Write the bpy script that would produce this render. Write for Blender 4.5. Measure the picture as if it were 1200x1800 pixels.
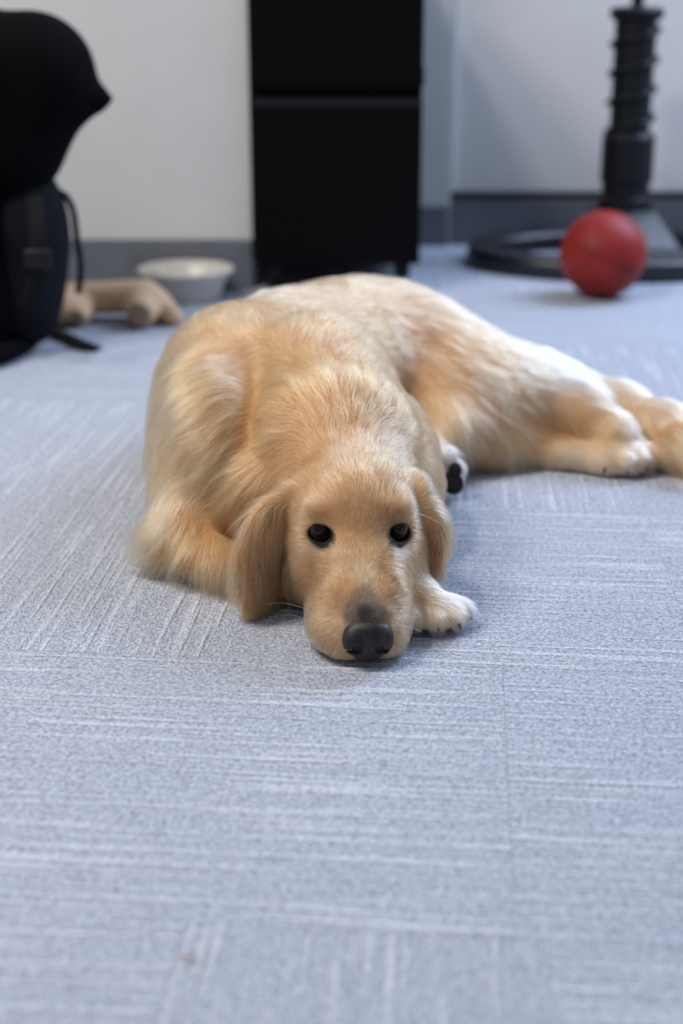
import bpy, bmesh, math, random
import numpy as np
from mathutils import Vector, Matrix, Euler
from mathutils.bvhtree import BVHTree
from mathutils.kdtree import KDTree

# ------------------------------------------------------------------ camera
for o in list(bpy.data.objects):
    bpy.data.objects.remove(o)
scene = bpy.context.scene
COL = scene.collection
CAM_H, FPX = 0.58, 2500.0                      # camera height, focal length in px of a 1200x1800 frame
PITCH = math.atan2(900, 2500)
cam_d = bpy.data.cameras.new('camera')
cam = bpy.data.objects.new('camera', cam_d)
COL.objects.link(cam)
cam.location = (0, 0, CAM_H)
cam.rotation_euler = (math.pi / 2 - PITCH, 0, 0)
cam_d.sensor_fit = 'VERTICAL'
cam_d.sensor_height = 36.0
cam_d.sensor_width = 24.0
cam_d.lens = 50.0
cam_d.clip_start = 0.05
cam_d.dof.use_dof = True
cam_d.dof.focus_distance = 1.375
cam_d.dof.aperture_fstop = 2.6
cam_d.dof.aperture_blades = 9
scene.camera = cam

# ------------------------------------------------------------------ world, lights, exposure
world = bpy.data.worlds.new('world')
scene.world = world
world.use_nodes = True
world.node_tree.nodes['Background'].inputs[0].default_value = (0.62, 0.72, 0.92, 1)
world.node_tree.nodes['Background'].inputs[1].default_value = 0.32


def area_light(name, loc, target, size, power, colour):
    d = bpy.data.lights.new(name, 'AREA')
    d.shape = 'RECTANGLE'
    d.size, d.size_y = size
    d.energy = power
    d.color = colour
    o = bpy.data.objects.new(name, d)
    COL.objects.link(o)
    o.location = loc
    o.rotation_euler = (Vector(target) - Vector(loc)).to_track_quat('-Z', 'Y').to_euler()
    return o


area_light('ceiling_lamp', (-1.0, 1.25, 2.6), (-0.6, 1.8, 0), (0.35, 0.35), 23, (1.0, 0.94, 0.86))
area_light('ceiling_lamp', (-1.8, 1.3, 2.5), (-0.3, 1.7, 0.1), (0.6, 0.6), 33, (1.0, 0.94, 0.86))
area_light('window_daylight', (1.75, 3.42, 1.75), (0.35, 1.3, 0.0), (1.5, 1.5), 98, (0.56, 0.71, 1.0))
scene.view_settings.view_transform = 'Standard'
scene.view_settings.look = 'None'
scene.view_settings.exposure = 0.43
scene.view_settings.gamma = 1.0
scene.view_settings.use_curve_mapping = False
scene.cycles.max_bounces = 10
scene.cycles.transparent_max_bounces = 8


def ray(px, py):
    xc, yc = (px - 600) / FPX, -(py - 900) / FPX
    return Vector((xc, math.cos(PITCH) + yc * math.sin(PITCH), -math.sin(PITCH) + yc * math.cos(PITCH)))


def G(px, py, z=0.0, Y=None):
    """point of the pixel's ray on the height z, or at the depth Y"""
    d = ray(px, py)
    t = Y / d.y if Y is not None else (z - CAM_H) / d.z
    return Vector((0, 0, CAM_H)) + d * t


# ------------------------------------------------------------------ helpers
def tag(o, label=None, cat=None, group=None, kind=None):
    if label: o['label'] = label
    if cat: o['category'] = cat
    if group: o['group'] = group
    if kind: o['kind'] = kind
    return o


def obj(name, data, mat=None, parent=None):
    o = bpy.data.objects.new(name, data)
    COL.objects.link(o)
    if mat is not None and data is not None:
        data.materials.clear()
        data.materials.append(mat)
    if parent is not None:
        o.parent = parent
    return o


def empty(name, loc):
    o = bpy.data.objects.new(name, None)
    COL.objects.link(o)
    o.location = loc
    o.empty_display_size = 0.05
    return o


def mesh_from_bm(name, bm, smooth=True):
    me = bpy.data.meshes.new(name)
    bm.normal_update()
    bm.to_mesh(me)
    bm.free()
    if smooth:
        me.polygons.foreach_set('use_smooth', [True] * len(me.polygons))
    return me


def box_bm(x0, x1, y0, y1, z0, z1, bevel=0.0, seg=2):
    bm = bmesh.new()
    bmesh.ops.create_cube(bm, size=1)
    for v in bm.verts:
        v.co = Vector((x0 + (v.co.x + .5) * (x1 - x0), y0 + (v.co.y + .5) * (y1 - y0), z0 + (v.co.z + .5) * (z1 - z0)))
    if bevel:
        bmesh.ops.bevel(bm, geom=list(bm.edges), offset=bevel, segments=seg, profile=.5, affect='EDGES')
    return bm


def box(name, mat, parent, b, bevel=0.0, smooth=False, seg=2):
    return obj(name, mesh_from_bm(name, box_bm(*b, bevel=bevel, seg=seg), smooth), mat, parent)


def lathe_bm(prof, n=48):
    bm = bmesh.new()
    rings = []
    for r, z in prof:
        if r < 1e-6:
            rings.append([bm.verts.new((0, 0, z))])
        else:
            rings.append([bm.verts.new((r * math.cos(2 * math.pi * k / n), r * math.sin(2 * math.pi * k / n), z)) for k in range(n)])
    for a, b in zip(rings, rings[1:]):
        for k in range(n):
            k2 = (k + 1) % n
            vs = [a[k % len(a)], a[k2 % len(a)], b[k2 % len(b)], b[k % len(b)]]
            u = []
            for v in vs:
                if v not in u: u.append(v)
            if len(u) > 2:
                bm.faces.new(u)
    bmesh.ops.recalc_face_normals(bm, faces=bm.faces)
    return bm


def catmull(pts, n):
    pts = [Vector(p) for p in pts]
    P = [pts[0] * 2 - pts[1]] + pts + [pts[-1] * 2 - pts[-2]]
    out = []
    for i in range(1, len(P) - 2):
        for k in range(n):
            t = k / n
            a, b, c, d = P[i - 1], P[i], P[i + 1], P[i + 2]
            out.append(.5 * ((2 * b) + (c - a) * t + (2 * a - 5 * b + 4 * c - d) * t * t + (3 * b - a - 3 * c + d) * t ** 3))
    out.append(pts[-1])
    return out


def sweep_bm(path, prof, up=Vector((0, 0, 1)), closed=False, scale=None):
    """sweep a closed 2D profile (side, up) along a path"""
    bm = bmesh.new()
    n = len(path)
    rings = []
    for i, p in enumerate(path):
        if closed:
            t = path[(i + 1) % n] - path[i - 1]
        else:
            t = path[min(i + 1, n - 1)] - path[max(i - 1, 0)]
        t.normalize()
        s = t.cross(up)
        if s.length < 1e-4: s = t.cross(Vector((1, 0, 0)))
        s.normalize()
        u = s.cross(t)
        k = 1 if scale is None else scale[i]
        rings.append([bm.verts.new(p + s * a * k + u * b * k) for a, b in prof])
    m = len(prof)
    pairs = list(zip(rings, rings[1:])) + ([(rings[-1], rings[0])] if closed else [])
    for a, b in pairs:
        for k in range(m):
            bm.faces.new((a[k], a[(k + 1) % m], b[(k + 1) % m], b[k]))
    if not closed:
        bm.faces.new(rings[0])
        bm.faces.new(rings[-1])
    bmesh.ops.recalc_face_normals(bm, faces=bm.faces)
    return bm


def circ(r, n=10, ry=None):
    return [(r * math.cos(2 * math.pi * k / n), (ry or r) * math.sin(2 * math.pi * k / n)) for k in range(n)]


# ------------------------------------------------------------------ materials
class NT:
    def __init__(self, name):
        self.m = bpy.data.materials.new(name)
        self.m.use_nodes = True
        self.t = self.m.node_tree
        self.b = self.t.nodes['Principled BSDF']

    def n(self, typ, **kw):
        nd = self.t.nodes.new(typ)
        for k, v in kw.items():
            if k.startswith('i_'):
                key = k[2:]
                nd.inputs[int(key) if key.isdigit() else key].default_value = v
            else:
                setattr(nd, k, v)
        return nd

    def l(self, a, b):
        self.t.links.new(a, b)


def sset(b, **kw):
    for k, v in kw.items():
        b.inputs[k.replace('_', ' ')].default_value = v


def ramp(nt, stops):
    r = nt.n('ShaderNodeValToRGB')
    e = r.color_ramp.elements
    while len(e) < len(stops): e.new(.5)
    for el, (p, c) in zip(e, stops):
        el.position = p
        el.color = c if len(c) == 4 else (*c, 1)
    return r


def simple_mat(name, col, rough=.6, spec=.4, noise=0.0, nscale=40, bump=0.0, metallic=0.0):
    nt = NT(name)
    sset(nt.b, Roughness=rough, Metallic=metallic)
    nt.b.inputs['Specular IOR Level'].default_value = spec
    nt.b.inputs['Base Color'].default_value = (*col, 1)
    tc = nt.n('ShaderNodeTexCoord')
    nz = nt.n('ShaderNodeTexNoise', i_Scale=nscale, i_Detail=4.0)
    nt.l(tc.outputs['Object'], nz.inputs['Vector'])
    if noise:
        r = ramp(nt, [(.3, tuple(c * (1 - noise) for c in col)), (.7, tuple(min(1, c * (1 + noise)) for c in col))])
        nt.l(nz.outputs['Fac'], r.inputs['Fac'])
        nt.l(r.outputs['Color'], nt.b.inputs['Base Color'])
    if bump:
        bp = nt.n('ShaderNodeBump', i_Strength=bump, i_Distance=.002)
        nt.l(nz.outputs['Fac'], bp.inputs['Height'])
        nt.l(bp.outputs['Normal'], nt.b.inputs['Normal'])
    return nt.m


def carpet_mat():
    """loop pile carpet: fine speckle and broken pale raised lines along each tile's own x axis"""
    nt = NT('carpet')
    sset(nt.b, Roughness=.95)
    nt.b.inputs['Specular IOR Level'].default_value = .1
    tc = nt.n('ShaderNodeTexCoord')
    info = nt.n('ShaderNodeObjectInfo')
    off = nt.n('ShaderNodeVectorMath', operation='SCALE', i_Scale=37.0)
    comb = nt.n('ShaderNodeCombineXYZ')
    nt.l(info.outputs['Random'], comb.inputs[0]); nt.l(info.outputs['Random'], comb.inputs[1])
    nt.l(comb.outputs[0], off.inputs[0])
    add = nt.n('ShaderNodeVectorMath', operation='ADD')
    nt.l(tc.outputs['Object'], add.inputs[0]); nt.l(off.outputs[0], add.inputs[1])
    # broken lines
    mp = nt.n('ShaderNodeMapping'); mp.inputs['Scale'].default_value = (4.0, 120, 1)
    nt.l(add.outputs[0], mp.inputs['Vector'])
    ln = nt.n('ShaderNodeTexNoise', i_Scale=1.0, i_Detail=1.5, i_Roughness=.6)
    nt.l(mp.outputs[0], ln.inputs['Vector'])
    lr = ramp(nt, [(.50, (0, 0, 0)), (.66, (1, 1, 1))])
    nt.l(ln.outputs['Fac'], lr.inputs['Fac'])
    mp2 = nt.n('ShaderNodeMapping'); mp2.inputs['Scale'].default_value = (9, 210, 1)
    nt.l(add.outputs[0], mp2.inputs['Vector'])
    ln2 = nt.n('ShaderNodeTexNoise', i_Scale=1.0, i_Detail=1.0)
    nt.l(mp2.outputs[0], ln2.inputs['Vector'])
    # loops
    vo = nt.n('ShaderNodeTexVoronoi', i_Scale=420.0)
    mp3 = nt.n('ShaderNodeMapping'); mp3.inputs['Scale'].default_value = (.75, 1.25, 1)
    nt.l(add.outputs[0], mp3.inputs['Vector']); nt.l(mp3.outputs[0], vo.inputs['Vector'])
    nz = nt.n('ShaderNodeTexNoise', i_Scale=260.0, i_Detail=3.0, i_Roughness=.7)
    nt.l(add.outputs[0], nz.inputs['Vector'])
    c1 = ramp(nt, [(.34, (.33, .355, .415)), (.54, (.54, .57, .645)), (.72, (.68, .71, .775))])
    nt.l(nz.outputs['Fac'], c1.inputs['Fac'])
    mx = nt.n('ShaderNodeMix', data_type='RGBA'); mx.inputs['B'].default_value = (.76, .785, .835, 1)
    m1 = nt.n('ShaderNodeMath', operation='MULTIPLY', i_1=.6)
    nt.l(lr.outputs['Color'], m1.inputs[0])
    nt.l(m1.outputs[0], mx.inputs['Factor']); nt.l(c1.outputs['Color'], mx.inputs['A'])
    # colour gets darker towards the gaps between the loops
    vr = ramp(nt, [(.25, (1, 1, 1)), (.75, (.62, .62, .64))])
    nt.l(vo.outputs['Distance'], vr.inputs['Fac'])
    mm = nt.n('ShaderNodeMix', data_type='RGBA', blend_type='MULTIPLY'); mm.inputs['Factor'].default_value = 1
    nt.l(mx.outputs['Result'], mm.inputs['A']); nt.l(vr.outputs['Color'], mm.inputs['B'])
    nt.l(mm.outputs['Result'], nt.b.inputs['Base Color'])
    # relief
    s1 = nt.n('ShaderNodeMath', operation='MULTIPLY_ADD', i_1=-.7)
    nt.l(vo.outputs['Distance'], s1.inputs[0]); nt.l(nz.outputs['Fac'], s1.inputs[2])
    s2 = nt.n('ShaderNodeMath', operation='MULTIPLY_ADD', i_1=1.1)
    nt.l(lr.outputs['Color'], s2.inputs[0]); nt.l(s1.outputs[0], s2.inputs[2])
    s3 = nt.n('ShaderNodeMath', operation='MULTIPLY_ADD', i_1=.8)
    nt.l(ln2.outputs['Fac'], s3.inputs[0]); nt.l(s2.outputs[0], s3.inputs[2])
    bp = nt.n('ShaderNodeBump', i_Strength=.9, i_Distance=.0020)
    nt.l(s3.outputs[0], bp.inputs['Height']); nt.l(bp.outputs['Normal'], nt.b.inputs['Normal'])
    return nt.m


M = {
    'carpet': carpet_mat(),
    'wall': simple_mat('painted_wall', (.60, .60, .59), .8, .2, .02, 12, .05),
    'panel': simple_mat('panel_wall', (.66, .65, .635), .6, .3, .02, 8, .03),
    'base': simple_mat('rubber_baseboard', (.135, .145, .165), .55, .35, .08, 20),
    'gap': simple_mat('shadow_gap_dark', (.02, .022, .026), .7, .2),  # dark colour stands in for the shade inside the gap
    'cab': simple_mat('black_cabinet', (.002, .002, .0023), .5, .07, .15, 60, .05),
    'cab_lit_edge': simple_mat('lit_black_edge', (.008, .009, .010), .4, .25),  # lighter black, paints the lit top edge of the lower drawer
    'plastic': simple_mat('black_plastic', (.0055, .006, .0075), .45, .25, .1, 90, .06),
    'basecoat': simple_mat('satin_black_base', (.012, .014, .018), .34, .5, .1, 60),
    'fabric': simple_mat('black_fabric', (.0028, .0028, .0034), .9, .05, .3, 500, .4),
    'mesh': simple_mat('dark_mesh_fabric', (.0065, .008, .011), .85, .08, .3, 600, .4),
    'web': simple_mat('black_webbing', (.006, .006, .007), .8, .15, .2, 700, .3),
}

# ------------------------------------------------------------------ room
LW_Y, RW_Y = 3.02, 3.60
fl = box('floor', M['carpet'], None, (-2.6, 2.6, -1.2, RW_Y + .1, -.05, -.0065))
tag(fl, 'pale grey carpet tile floor', kind='structure')
YAW = math.atan(225 / 2500 * math.cos(PITCH))
CR, CF = Vector((math.cos(YAW), -math.sin(YAW), 0)), Vector((math.sin(YAW), math.cos(YAW), 0))


def tile_mesh(L, W):
    bm = box_bm(-L / 2, L / 2, -W / 2, W / 2, -.0062, 0, .0002, 1)
    return mesh_from_bm('carpet_tile', bm, False)


TM = {}


def tile(u0, u1, v0, v1, vert):
    L, W = (v1 - v0, u1 - u0) if vert else (u1 - u0, v1 - v0)
    key = (round(L, 4), round(W, 4))
    if key not in TM:
        TM[key] = tile_mesh(L - .0002, W - .0002)
        TM[key].materials.append(M['carpet'])
    o = bpy.data.objects.new('carpet_tile', TM[key])
    COL.objects.link(o)
    o.parent = fl
    c = CR * (u0 + u1) / 2 + CF * (v0 + v1) / 2
    if abs(c.x) > 2.4 or c.y > RW_Y + .15 or c.y < -.9:
        bpy.data.objects.remove(o)
        return
    o.location = (c.x, c.y, 0)
    o.rotation_euler = (0, 0, -YAW + (math.pi / 2 if vert else 0))


def tile_row(v0, v1, u0, u1, vert):
    if vert:
        n = max(1, round((u1 - u0) / .24))
        for k in range(n):
            tile(u0 + (u1 - u0) * k / n, u0 + (u1 - u0) * (k + 1) / n, v0, v1, True)
    else:
        n = max(1, round((u1 - u0) / .48))
        for r in range(2):
            for k in range(n):
                tile(u0 + (u1 - u0) * k / n, u0 + (u1 - u0) * (k + 1) / n, v0 + (v1 - v0) * r / 2, v0 + (v1 - v0) * (r + 1) / 2, False)


UL, UR = -1.892, 1.988
tile_row(-.05, .37, UL, UR, False)
tile_row(.37, .79, UL, -.172, False); tile_row(.37, .79, -.172, .068, True); tile_row(.37, .79, .068, UR, False)
tile_row(.79, 1.195, UL, UR, False)
tile_row(1.195, 1.635, UL, -.21, True); tile_row(1.195, 1.635, -.21, UR, False)
tile_row(1.635, 2.075, UL, -.21, True); tile_row(1.635, 2.075, -.21, .51, True); tile_row(1.635, 2.075, .51, UR, True)
tile_row(2.075, 2.515, UL, -.21, False); tile_row(2.075, 2.515, -.21, UR, True)
tile_row(2.515, 2.955, UL, .51, False); tile_row(2.515, 2.955, .51, UR, True)
tile_row(2.955, 3.395, UL, .51, True); tile_row(2.955, 3.395, .51, UR, False)
tile_row(3.395, 3.835, UL, UR, False)

CABX0, CABX1 = G(449, 515).x, G(736, 515).x
wl = box('wall_left', M['wall'], None, (-2.6, CABX0 - .008, LW_Y, RW_Y + .1, -.007, 2.7))
tag(wl, 'off-white painted wall left of the black cabinet', kind='structure')
BH = .105
b1 = box('baseboard_left', M['base'], None, (-2.6, CABX0 - .009, LW_Y - .009, LW_Y, 0, BH), .002)
tag(b1, 'grey rubber baseboard behind the plush toy and bowl', kind='structure')
PX = G(791, 400, Y=RW_Y).x
wr = box('wall_right', M['panel'], None, (PX, 2.6, RW_Y, RW_Y + .1, -.007, 2.7))
tag(wr, 'grey-white wall panel behind the stand', kind='structure')
tr = box('trim_1', M['wall'], None, (CABX0 - .008, PX - .004, RW_Y - .02, RW_Y + .1, -.007, 2.7), .002)
tag(tr, 'narrow wall post beside the wall panel', kind='structure')
b2 = box('baseboard_back', M['base'], None, (CABX0 - .005, PX - .006, RW_Y - .03, RW_Y - .0202, 0, .10), .002)
tag(b2, 'short grey baseboard beside the black cabinet', kind='structure')
b3 = box('baseboard_right', M['base'], None, (PX + .002, 2.6, RW_Y - .012, RW_Y, 0, .118), .002)
tag(b3, 'grey baseboard with a painted shadow gap on top behind the stand', kind='structure')
t2 = box('shadow_gap_strip', M['gap'], None, (PX - .003, 2.6, RW_Y - .014, RW_Y, .1185, .132), .001)  # solid dark strip in place of the shaded gap above the baseboard
tag(t2, 'dark strip painting the shadow gap along the top of the baseboard', kind='structure')

# ------------------------------------------------------------------ signed distance sculpting
def axis(lo, hi, f0, f1, fine, coarse):
    out = [lo]
    while out[-1] < hi:
        x = out[-1]
        d = max(f0 - x, x - f1, 0)
        out.append(x + min(coarse, fine + d * .12))
    return np.array(out, dtype=np.float32)


class SDF:
    def __init__(self, X, Y, Z):
        self.X, self.Y, self.Z = X, Y, Z
        self.f = np.full((len(X), len(Y), len(Z)), .5, dtype=np.float32)

    def sub(self, lo, hi):
        s = []
        for a, l, h in zip((self.X, self.Y, self.Z), lo, hi):
            s.append(slice(max(0, int(np.searchsorted(a, l)) - 1), int(np.searchsorted(a, h)) + 1))
        return tuple(s)

    def pts(self, s):
        return self.X[s[0]][:, None, None], self.Y[s[1]][None, :, None], self.Z[s[2]][None, None, :]

    def blend(self, s, d, k, carve=False):
        a = self.f[s]
        if carve:
            h = np.clip(.5 - .5 * (a + d) / k, 0, 1)
            self.f[s] = a * (1 - h) + (-d) * h + k * h * (1 - h)
        else:
            h = np.clip(.5 + .5 * (a - d) / k, 0, 1)
            self.f[s] = a * (1 - h) + d * h - k * h * (1 - h)

    def ell(self, c, r, R=None, k=.02, carve=False):
        c = np.array(c, dtype=np.float32); r = np.array(r, dtype=np.float32)
        R = np.eye(3, dtype=np.float32) if R is None else np.array(R, dtype=np.float32)   # columns: local axes
        ext = np.sqrt(((R * r[None, :]) ** 2).sum(1)) + k + .02
        s = self.sub(c - ext, c + ext)
        x, y, z = self.pts(s)
        x, y, z = x - c[0], y - c[1], z - c[2]
        q = [(x * R[0, i] + y * R[1, i] + z * R[2, i]) for i in range(3)]
        k0 = np.sqrt(sum((q[i] / r[i]) ** 2 for i in range(3)))
        k1 = np.sqrt(sum((q[i] / r[i] ** 2) ** 2 for i in range(3))) + 1e-9
        self.blend(s, k0 * (k0 - 1) / k1, k, carve)

    def cone(self, a, b, ra, rb, k=.02, carve=False, flat=None):
        """round cone between two points; flat=(axis vector, factor) squeezes it along a direction"""
        a = np.array(a, dtype=np.float32); b = np.array(b, dtype=np.float32)
        m = max(ra, rb) + k + .02
        s = self.sub(np.minimum(a, b) - m, np.maximum(a, b) + m)
        x, y, z = self.pts(s)
        x, y, z = x - a[0], y - a[1], z - a[2]
        ba = b - a
        t = np.clip((x * ba[0] + y * ba[1] + z * ba[2]) / (ba @ ba), 0, 1)
        dx, dy, dz = x - t * ba[0], y - t * ba[1], z - t * ba[2]
        d2 = dx * dx + dy * dy + dz * dz
        if flat is not None:
            n, fac = np.array(flat[0], dtype=np.float32), flat[1]
            n = n / np.linalg.norm(n)
            w = dx * n[0] + dy * n[1] + dz * n[2]
            d2 = d2 + w * w * (fac * fac - 1)
            d = (np.sqrt(np.maximum(d2, 0)) - (ra + (rb - ra) * t)) / (1 + .35 * (fac - 1))
        else:
            d = np.sqrt(d2) - (ra + (rb - ra) * t)
        self.blend(s, d, k, carve)

    def chain(self, P, r, k=.02, flat=None):
        for i in range(len(P) - 1):
            self.cone(P[i], P[i + 1], r[i], r[i + 1], k, flat=flat)

    def floor(self, z0):
        self.f = np.maximum(self.f, (z0 - self.Z)[None, None, :])

    def mesh(self, name):
        f = self.f
        ins = f < 0
        nx, ny, nz = f.shape
        c = np.zeros((nx - 1, ny - 1, nz - 1), dtype=np.int8)
        for i in (0, 1):
            for j in (0, 1):
                for l in (0, 1):
                    c += ins[i:nx - 1 + i, j:ny - 1 + j, l:nz - 1 + l]
        cells = np.argwhere((c > 0) & (c < 8))
        idx = np.full(c.shape, -1, dtype=np.int32)
        idx[tuple(cells.T)] = np.arange(len(cells))
        acc = np.zeros((len(cells), 3)); cnt = np.zeros(len(cells))
        AX = (self.X, self.Y, self.Z)
        corners = [(i, j, l) for i in (0, 1) for j in (0, 1) for l in (0, 1)]
        for A in corners:
            for B in corners:
                if sum(B) - sum(A) != 1 or sum(abs(p - q) for p, q in zip(A, B)) != 1:
                    continue
                ia = tuple((cells + A).T); ib = tuple((cells + B).T)
                fa, fb = f[ia], f[ib]
                m = (fa < 0) != (fb < 0)
                t = np.where(m, fa / np.where(m, fa - fb, 1), 0)
                for ax in range(3):
                    pa, pb = AX[ax][ia[ax]], AX[ax][ib[ax]]
                    acc[:, ax] += np.where(m, pa + (pb - pa) * t, 0)
                cnt += m
        V = acc / cnt[:, None]
        quads = []
        for ax in range(3):
            o1, o2 = [a for a in range(3) if a != ax]
            sl0 = [slice(None)] * 3; sl1 = [slice(None)] * 3
            sl0[ax] = slice(0, -1); sl1[ax] = slice(1, None)
            a, b = ins[tuple(sl0)], ins[tuple(sl1)]
            e = np.argwhere(a != b)
            ok = (e[:, o1] > 0) & (e[:, o2] > 0) & (e[:, o1] < f.shape[o1] - 1) & (e[:, o2] < f.shape[o2] - 1)
            e = e[ok]
            flip = a[tuple(e.T)] ^ (ax == 1)
            q = []
            for p, r_ in ((0, 0), (1, 0), (1, 1), (0, 1)):
                cc = e.copy(); cc[:, o1] -= p; cc[:, o2] -= r_
                q.append(idx[tuple(cc.T)])
            q = np.stack(q, 1)
            q[~flip] = q[~flip][:, ::-1]
            quads.append(q)
        Q = np.concatenate(quads)
        me = bpy.data.meshes.new(name)
        me.vertices.add(len(V)); me.vertices.foreach_set('co', V.astype(np.float32).ravel())
        me.loops.add(len(Q) * 4); me.loops.foreach_set('vertex_index', Q.astype(np.int32).ravel())
        me.polygons.add(len(Q))
        me.polygons.foreach_set('loop_start', np.arange(0, len(Q) * 4, 4, dtype=np.int32))
        me.polygons.foreach_set('use_smooth', np.ones(len(Q), dtype=bool))
        me.update(calc_edges=True)
        return me, V, Q



# ------------------------------------------------------------------ filing cabinet on casters
CY0, CY1, CZ0, CZ1 = 2.965, 3.50, .058, .69
cab = empty('filing_cabinet', ((CABX0 + CABX1) / 2, CY0, 0))
tag(cab, 'black filing cabinet on casters standing in the wall recess', 'cabinet')
cw = (CABX1 - CABX0) / 2
box('body', M['cab'], cab, (-cw, cw, .02, CY1 - CY0, CZ0, CZ1), .003)
zs = G(600, 176, Y=CY0).z; zr = G(600, 152, Y=CY0).z; zu = G(600, 118, Y=CY0).z
d1 = box('drawer', M['cab'], cab, (-cw, cw, 0, .019, CZ0 + .004, zs), .002)
box('drawer_lip', M['cab_lit_edge'], d1, (-cw + .003, cw - .003, -.003, .012, zs - .012, zs + .002), .001)  # real lip, its lit look put into the lighter colour
d2 = box('drawer', M['cab'], cab, (-cw, cw, 0, .019, zr, CZ1 - .004), .002)
box('drawer_lip', M['cab'], d2, (-cw - .002, cw + .002, -.004, .012, zr, zu), .001)
for sx in (-1, 1):
    for y in (.05, CY1 - CY0 - .05):
        c = empty('caster', (sx * (cw - .035), y, 0)); c.parent = cab
        bm = lathe_bm([(0, -.011), (.019, -.011), (.022, -.008), (.022, .008), (.019, .011), (0, .011)], 28)
        bmesh.ops.rotate(bm, verts=bm.verts, matrix=Matrix.Rotation(math.pi / 2, 3, 'Y'))
        bmesh.ops.translate(bm, verts=bm.verts, vec=(0, .012, .0222))
        obj('wheel', mesh_from_bm('wheel', bm), M['plastic'], c)
        bm = box_bm(-.017, .017, -.016, .024, .028, .0575, .006)
        obj('fork', mesh_from_bm('fork', bm), M['plastic'], c)

# ------------------------------------------------------------------ stand with ring base and threaded column
SY = 3.33
SX = G(1101, 300, Y=SY).x
stand = empty('stand', (SX, SY, 0))
tag(stand, 'black stand with an oval ring base and threaded column', 'stand')


def sz(py):
    return G(1101, py, Y=SY).z


RXO, RYO = SX - G(843, 440, Y=SY + .02).x, .225
prof = [(-.028, .0), (.028, .0), (.031, .004), (.031, .034), (.022, .046), (-.022, .046), (-.031, .034), (-.031, .004)]
path = [Vector((RXO * math.cos(a), RYO * math.sin(a), 0)) for a in np.linspace(0, 2 * math.pi, 96, endpoint=False)]
ring = obj('ring_base', mesh_from_bm('ring_base', sweep_bm(path, prof, closed=True)), M['basecoat'], stand)
# tapered foot that carries the column, running front to back across the ring
zc = sz(366)
bm = bmesh.new()
lo = [(-.085, -.215), (.135, -.205), (.10, .20), (-.085, .20)]
mi = [(-.075, -.17), (.10, -.16), (.08, .17), (-.07, .17)]
hi = [(-.062, -.062), (.062, -.062), (.062, .062), (-.062, .062)]
rings = [[bm.verts.new((x, y, z)) for x, y in q] for q, z in ((lo, .012), (lo, .04), (mi, .062), (hi, zc))]
for a, b in zip(rings, rings[1:]):
    for k in range(4):
        bm.faces.new((a[k], a[(k + 1) % 4], b[(k + 1) % 4], b[k]))
bm.faces.new(rings[0][::-1]); bm.faces.new(rings[-1])
bmesh.ops.recalc_face_normals(bm, faces=bm.faces)
bmesh.ops.bevel(bm, geom=list(bm.edges), offset=.004, segments=2, profile=.5, affect='EDGES')
obj('foot', mesh_from_bm('foot', bm, False), M['basecoat'], stand)
S_PX = 1 / 756.0       # metres per picture px at the column
prof = [(0, zc - .002), (47 * S_PX, zc - .002), (47 * S_PX, sz(347)), (41 * S_PX, sz(343)), (41 * S_PX, sz(322)), (45 * S_PX, sz(316)),
        (45 * S_PX, sz(240)), (40 * S_PX, sz(232)), (0, sz(232))]
obj('collar', mesh_from_bm('collar', lathe_bm(prof, 56), False), M['plastic'], stand)
zt0, zt1 = sz(233), sz(30)
col = obj('column', mesh_from_bm('column', lathe_bm([(0, zt0 - .01), (34 * S_PX, zt0 - .01), (35 * S_PX, zt1), (0, zt1)], 56), False), M['plastic'], stand)
turns = (zt1 - zt0) / (47 * S_PX)
path, nn = [], int(turns * 48)
for k in range(nn + 1):
    a = 2 * math.pi * turns * k / nn + 2.6
    path.append(Vector((35.5 * S_PX * math.cos(a), 35.5 * S_PX * math.sin(a), zt0 + (zt1 - zt0) * k / nn)))
bm = bmesh.new()
rr = []
for k, p in enumerate(path):
    o = Vector((p.x, p.y, 0)).normalized()
    rr.append([bm.verts.new(p + o * a + Vector((0, 0, b))) for a, b in ((-.004, -.009), (.009, -.0045), (.0105, 0), (.009, .0035), (-.004, .008))])
for a, b in zip(rr, rr[1:]):
    for k in range(5):
        bm.faces.new((a[k], a[(k + 1) % 5], b[(k + 1) % 5], b[k]))
bm.faces.new(rr[0]); bm.faces.new(rr[-1])
bmesh.ops.recalc_face_normals(bm, faces=bm.faces)
obj('thread', mesh_from_bm('thread', bm), M['plastic'], col)
obj('top_cap', mesh_from_bm('top_cap', lathe_bm([(0, sz(36)), (38 * S_PX, sz(36)), (44 * S_PX, sz(30)), (45 * S_PX, sz(18)), (41 * S_PX, sz(13)), (14 * S_PX, sz(10)), (0, sz(10))], 56), False), M['plastic'], stand)
obj('rod', mesh_from_bm('rod', lathe_bm([(0, sz(14)), (10 * S_PX, sz(14)), (10 * S_PX, 1.15), (0, 1.15)], 32), False), M['plastic'], stand)

# ------------------------------------------------------------------ ball
BR = .0885
bc = G(1060, 448, Y=2.93)
nt = NT('ball_rubber')
tc = nt.n('ShaderNodeTexCoord')
vo = nt.n('ShaderNodeTexVoronoi', i_Scale=330.0)
nt.l(tc.outputs['Object'], vo.inputs['Vector'])
nz = nt.n('ShaderNodeTexNoise', i_Scale=14.0, i_Detail=3.0)
nt.l(tc.outputs['Object'], nz.inputs['Vector'])
r_ = ramp(nt, [(.3, (.22, .014, .012)), (.7, (.29, .022, .018))])
nt.l(nz.outputs['Fac'], r_.inputs['Fac']); nt.l(r_.outputs['Color'], nt.b.inputs['Base Color'])
bp = nt.n('ShaderNodeBump', i_Strength=.5, i_Distance=.0006, invert=True)
nt.l(vo.outputs['Distance'], bp.inputs['Height']); nt.l(bp.outputs['Normal'], nt.b.inputs['Normal'])
sset(nt.b, Roughness=.48)
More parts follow.
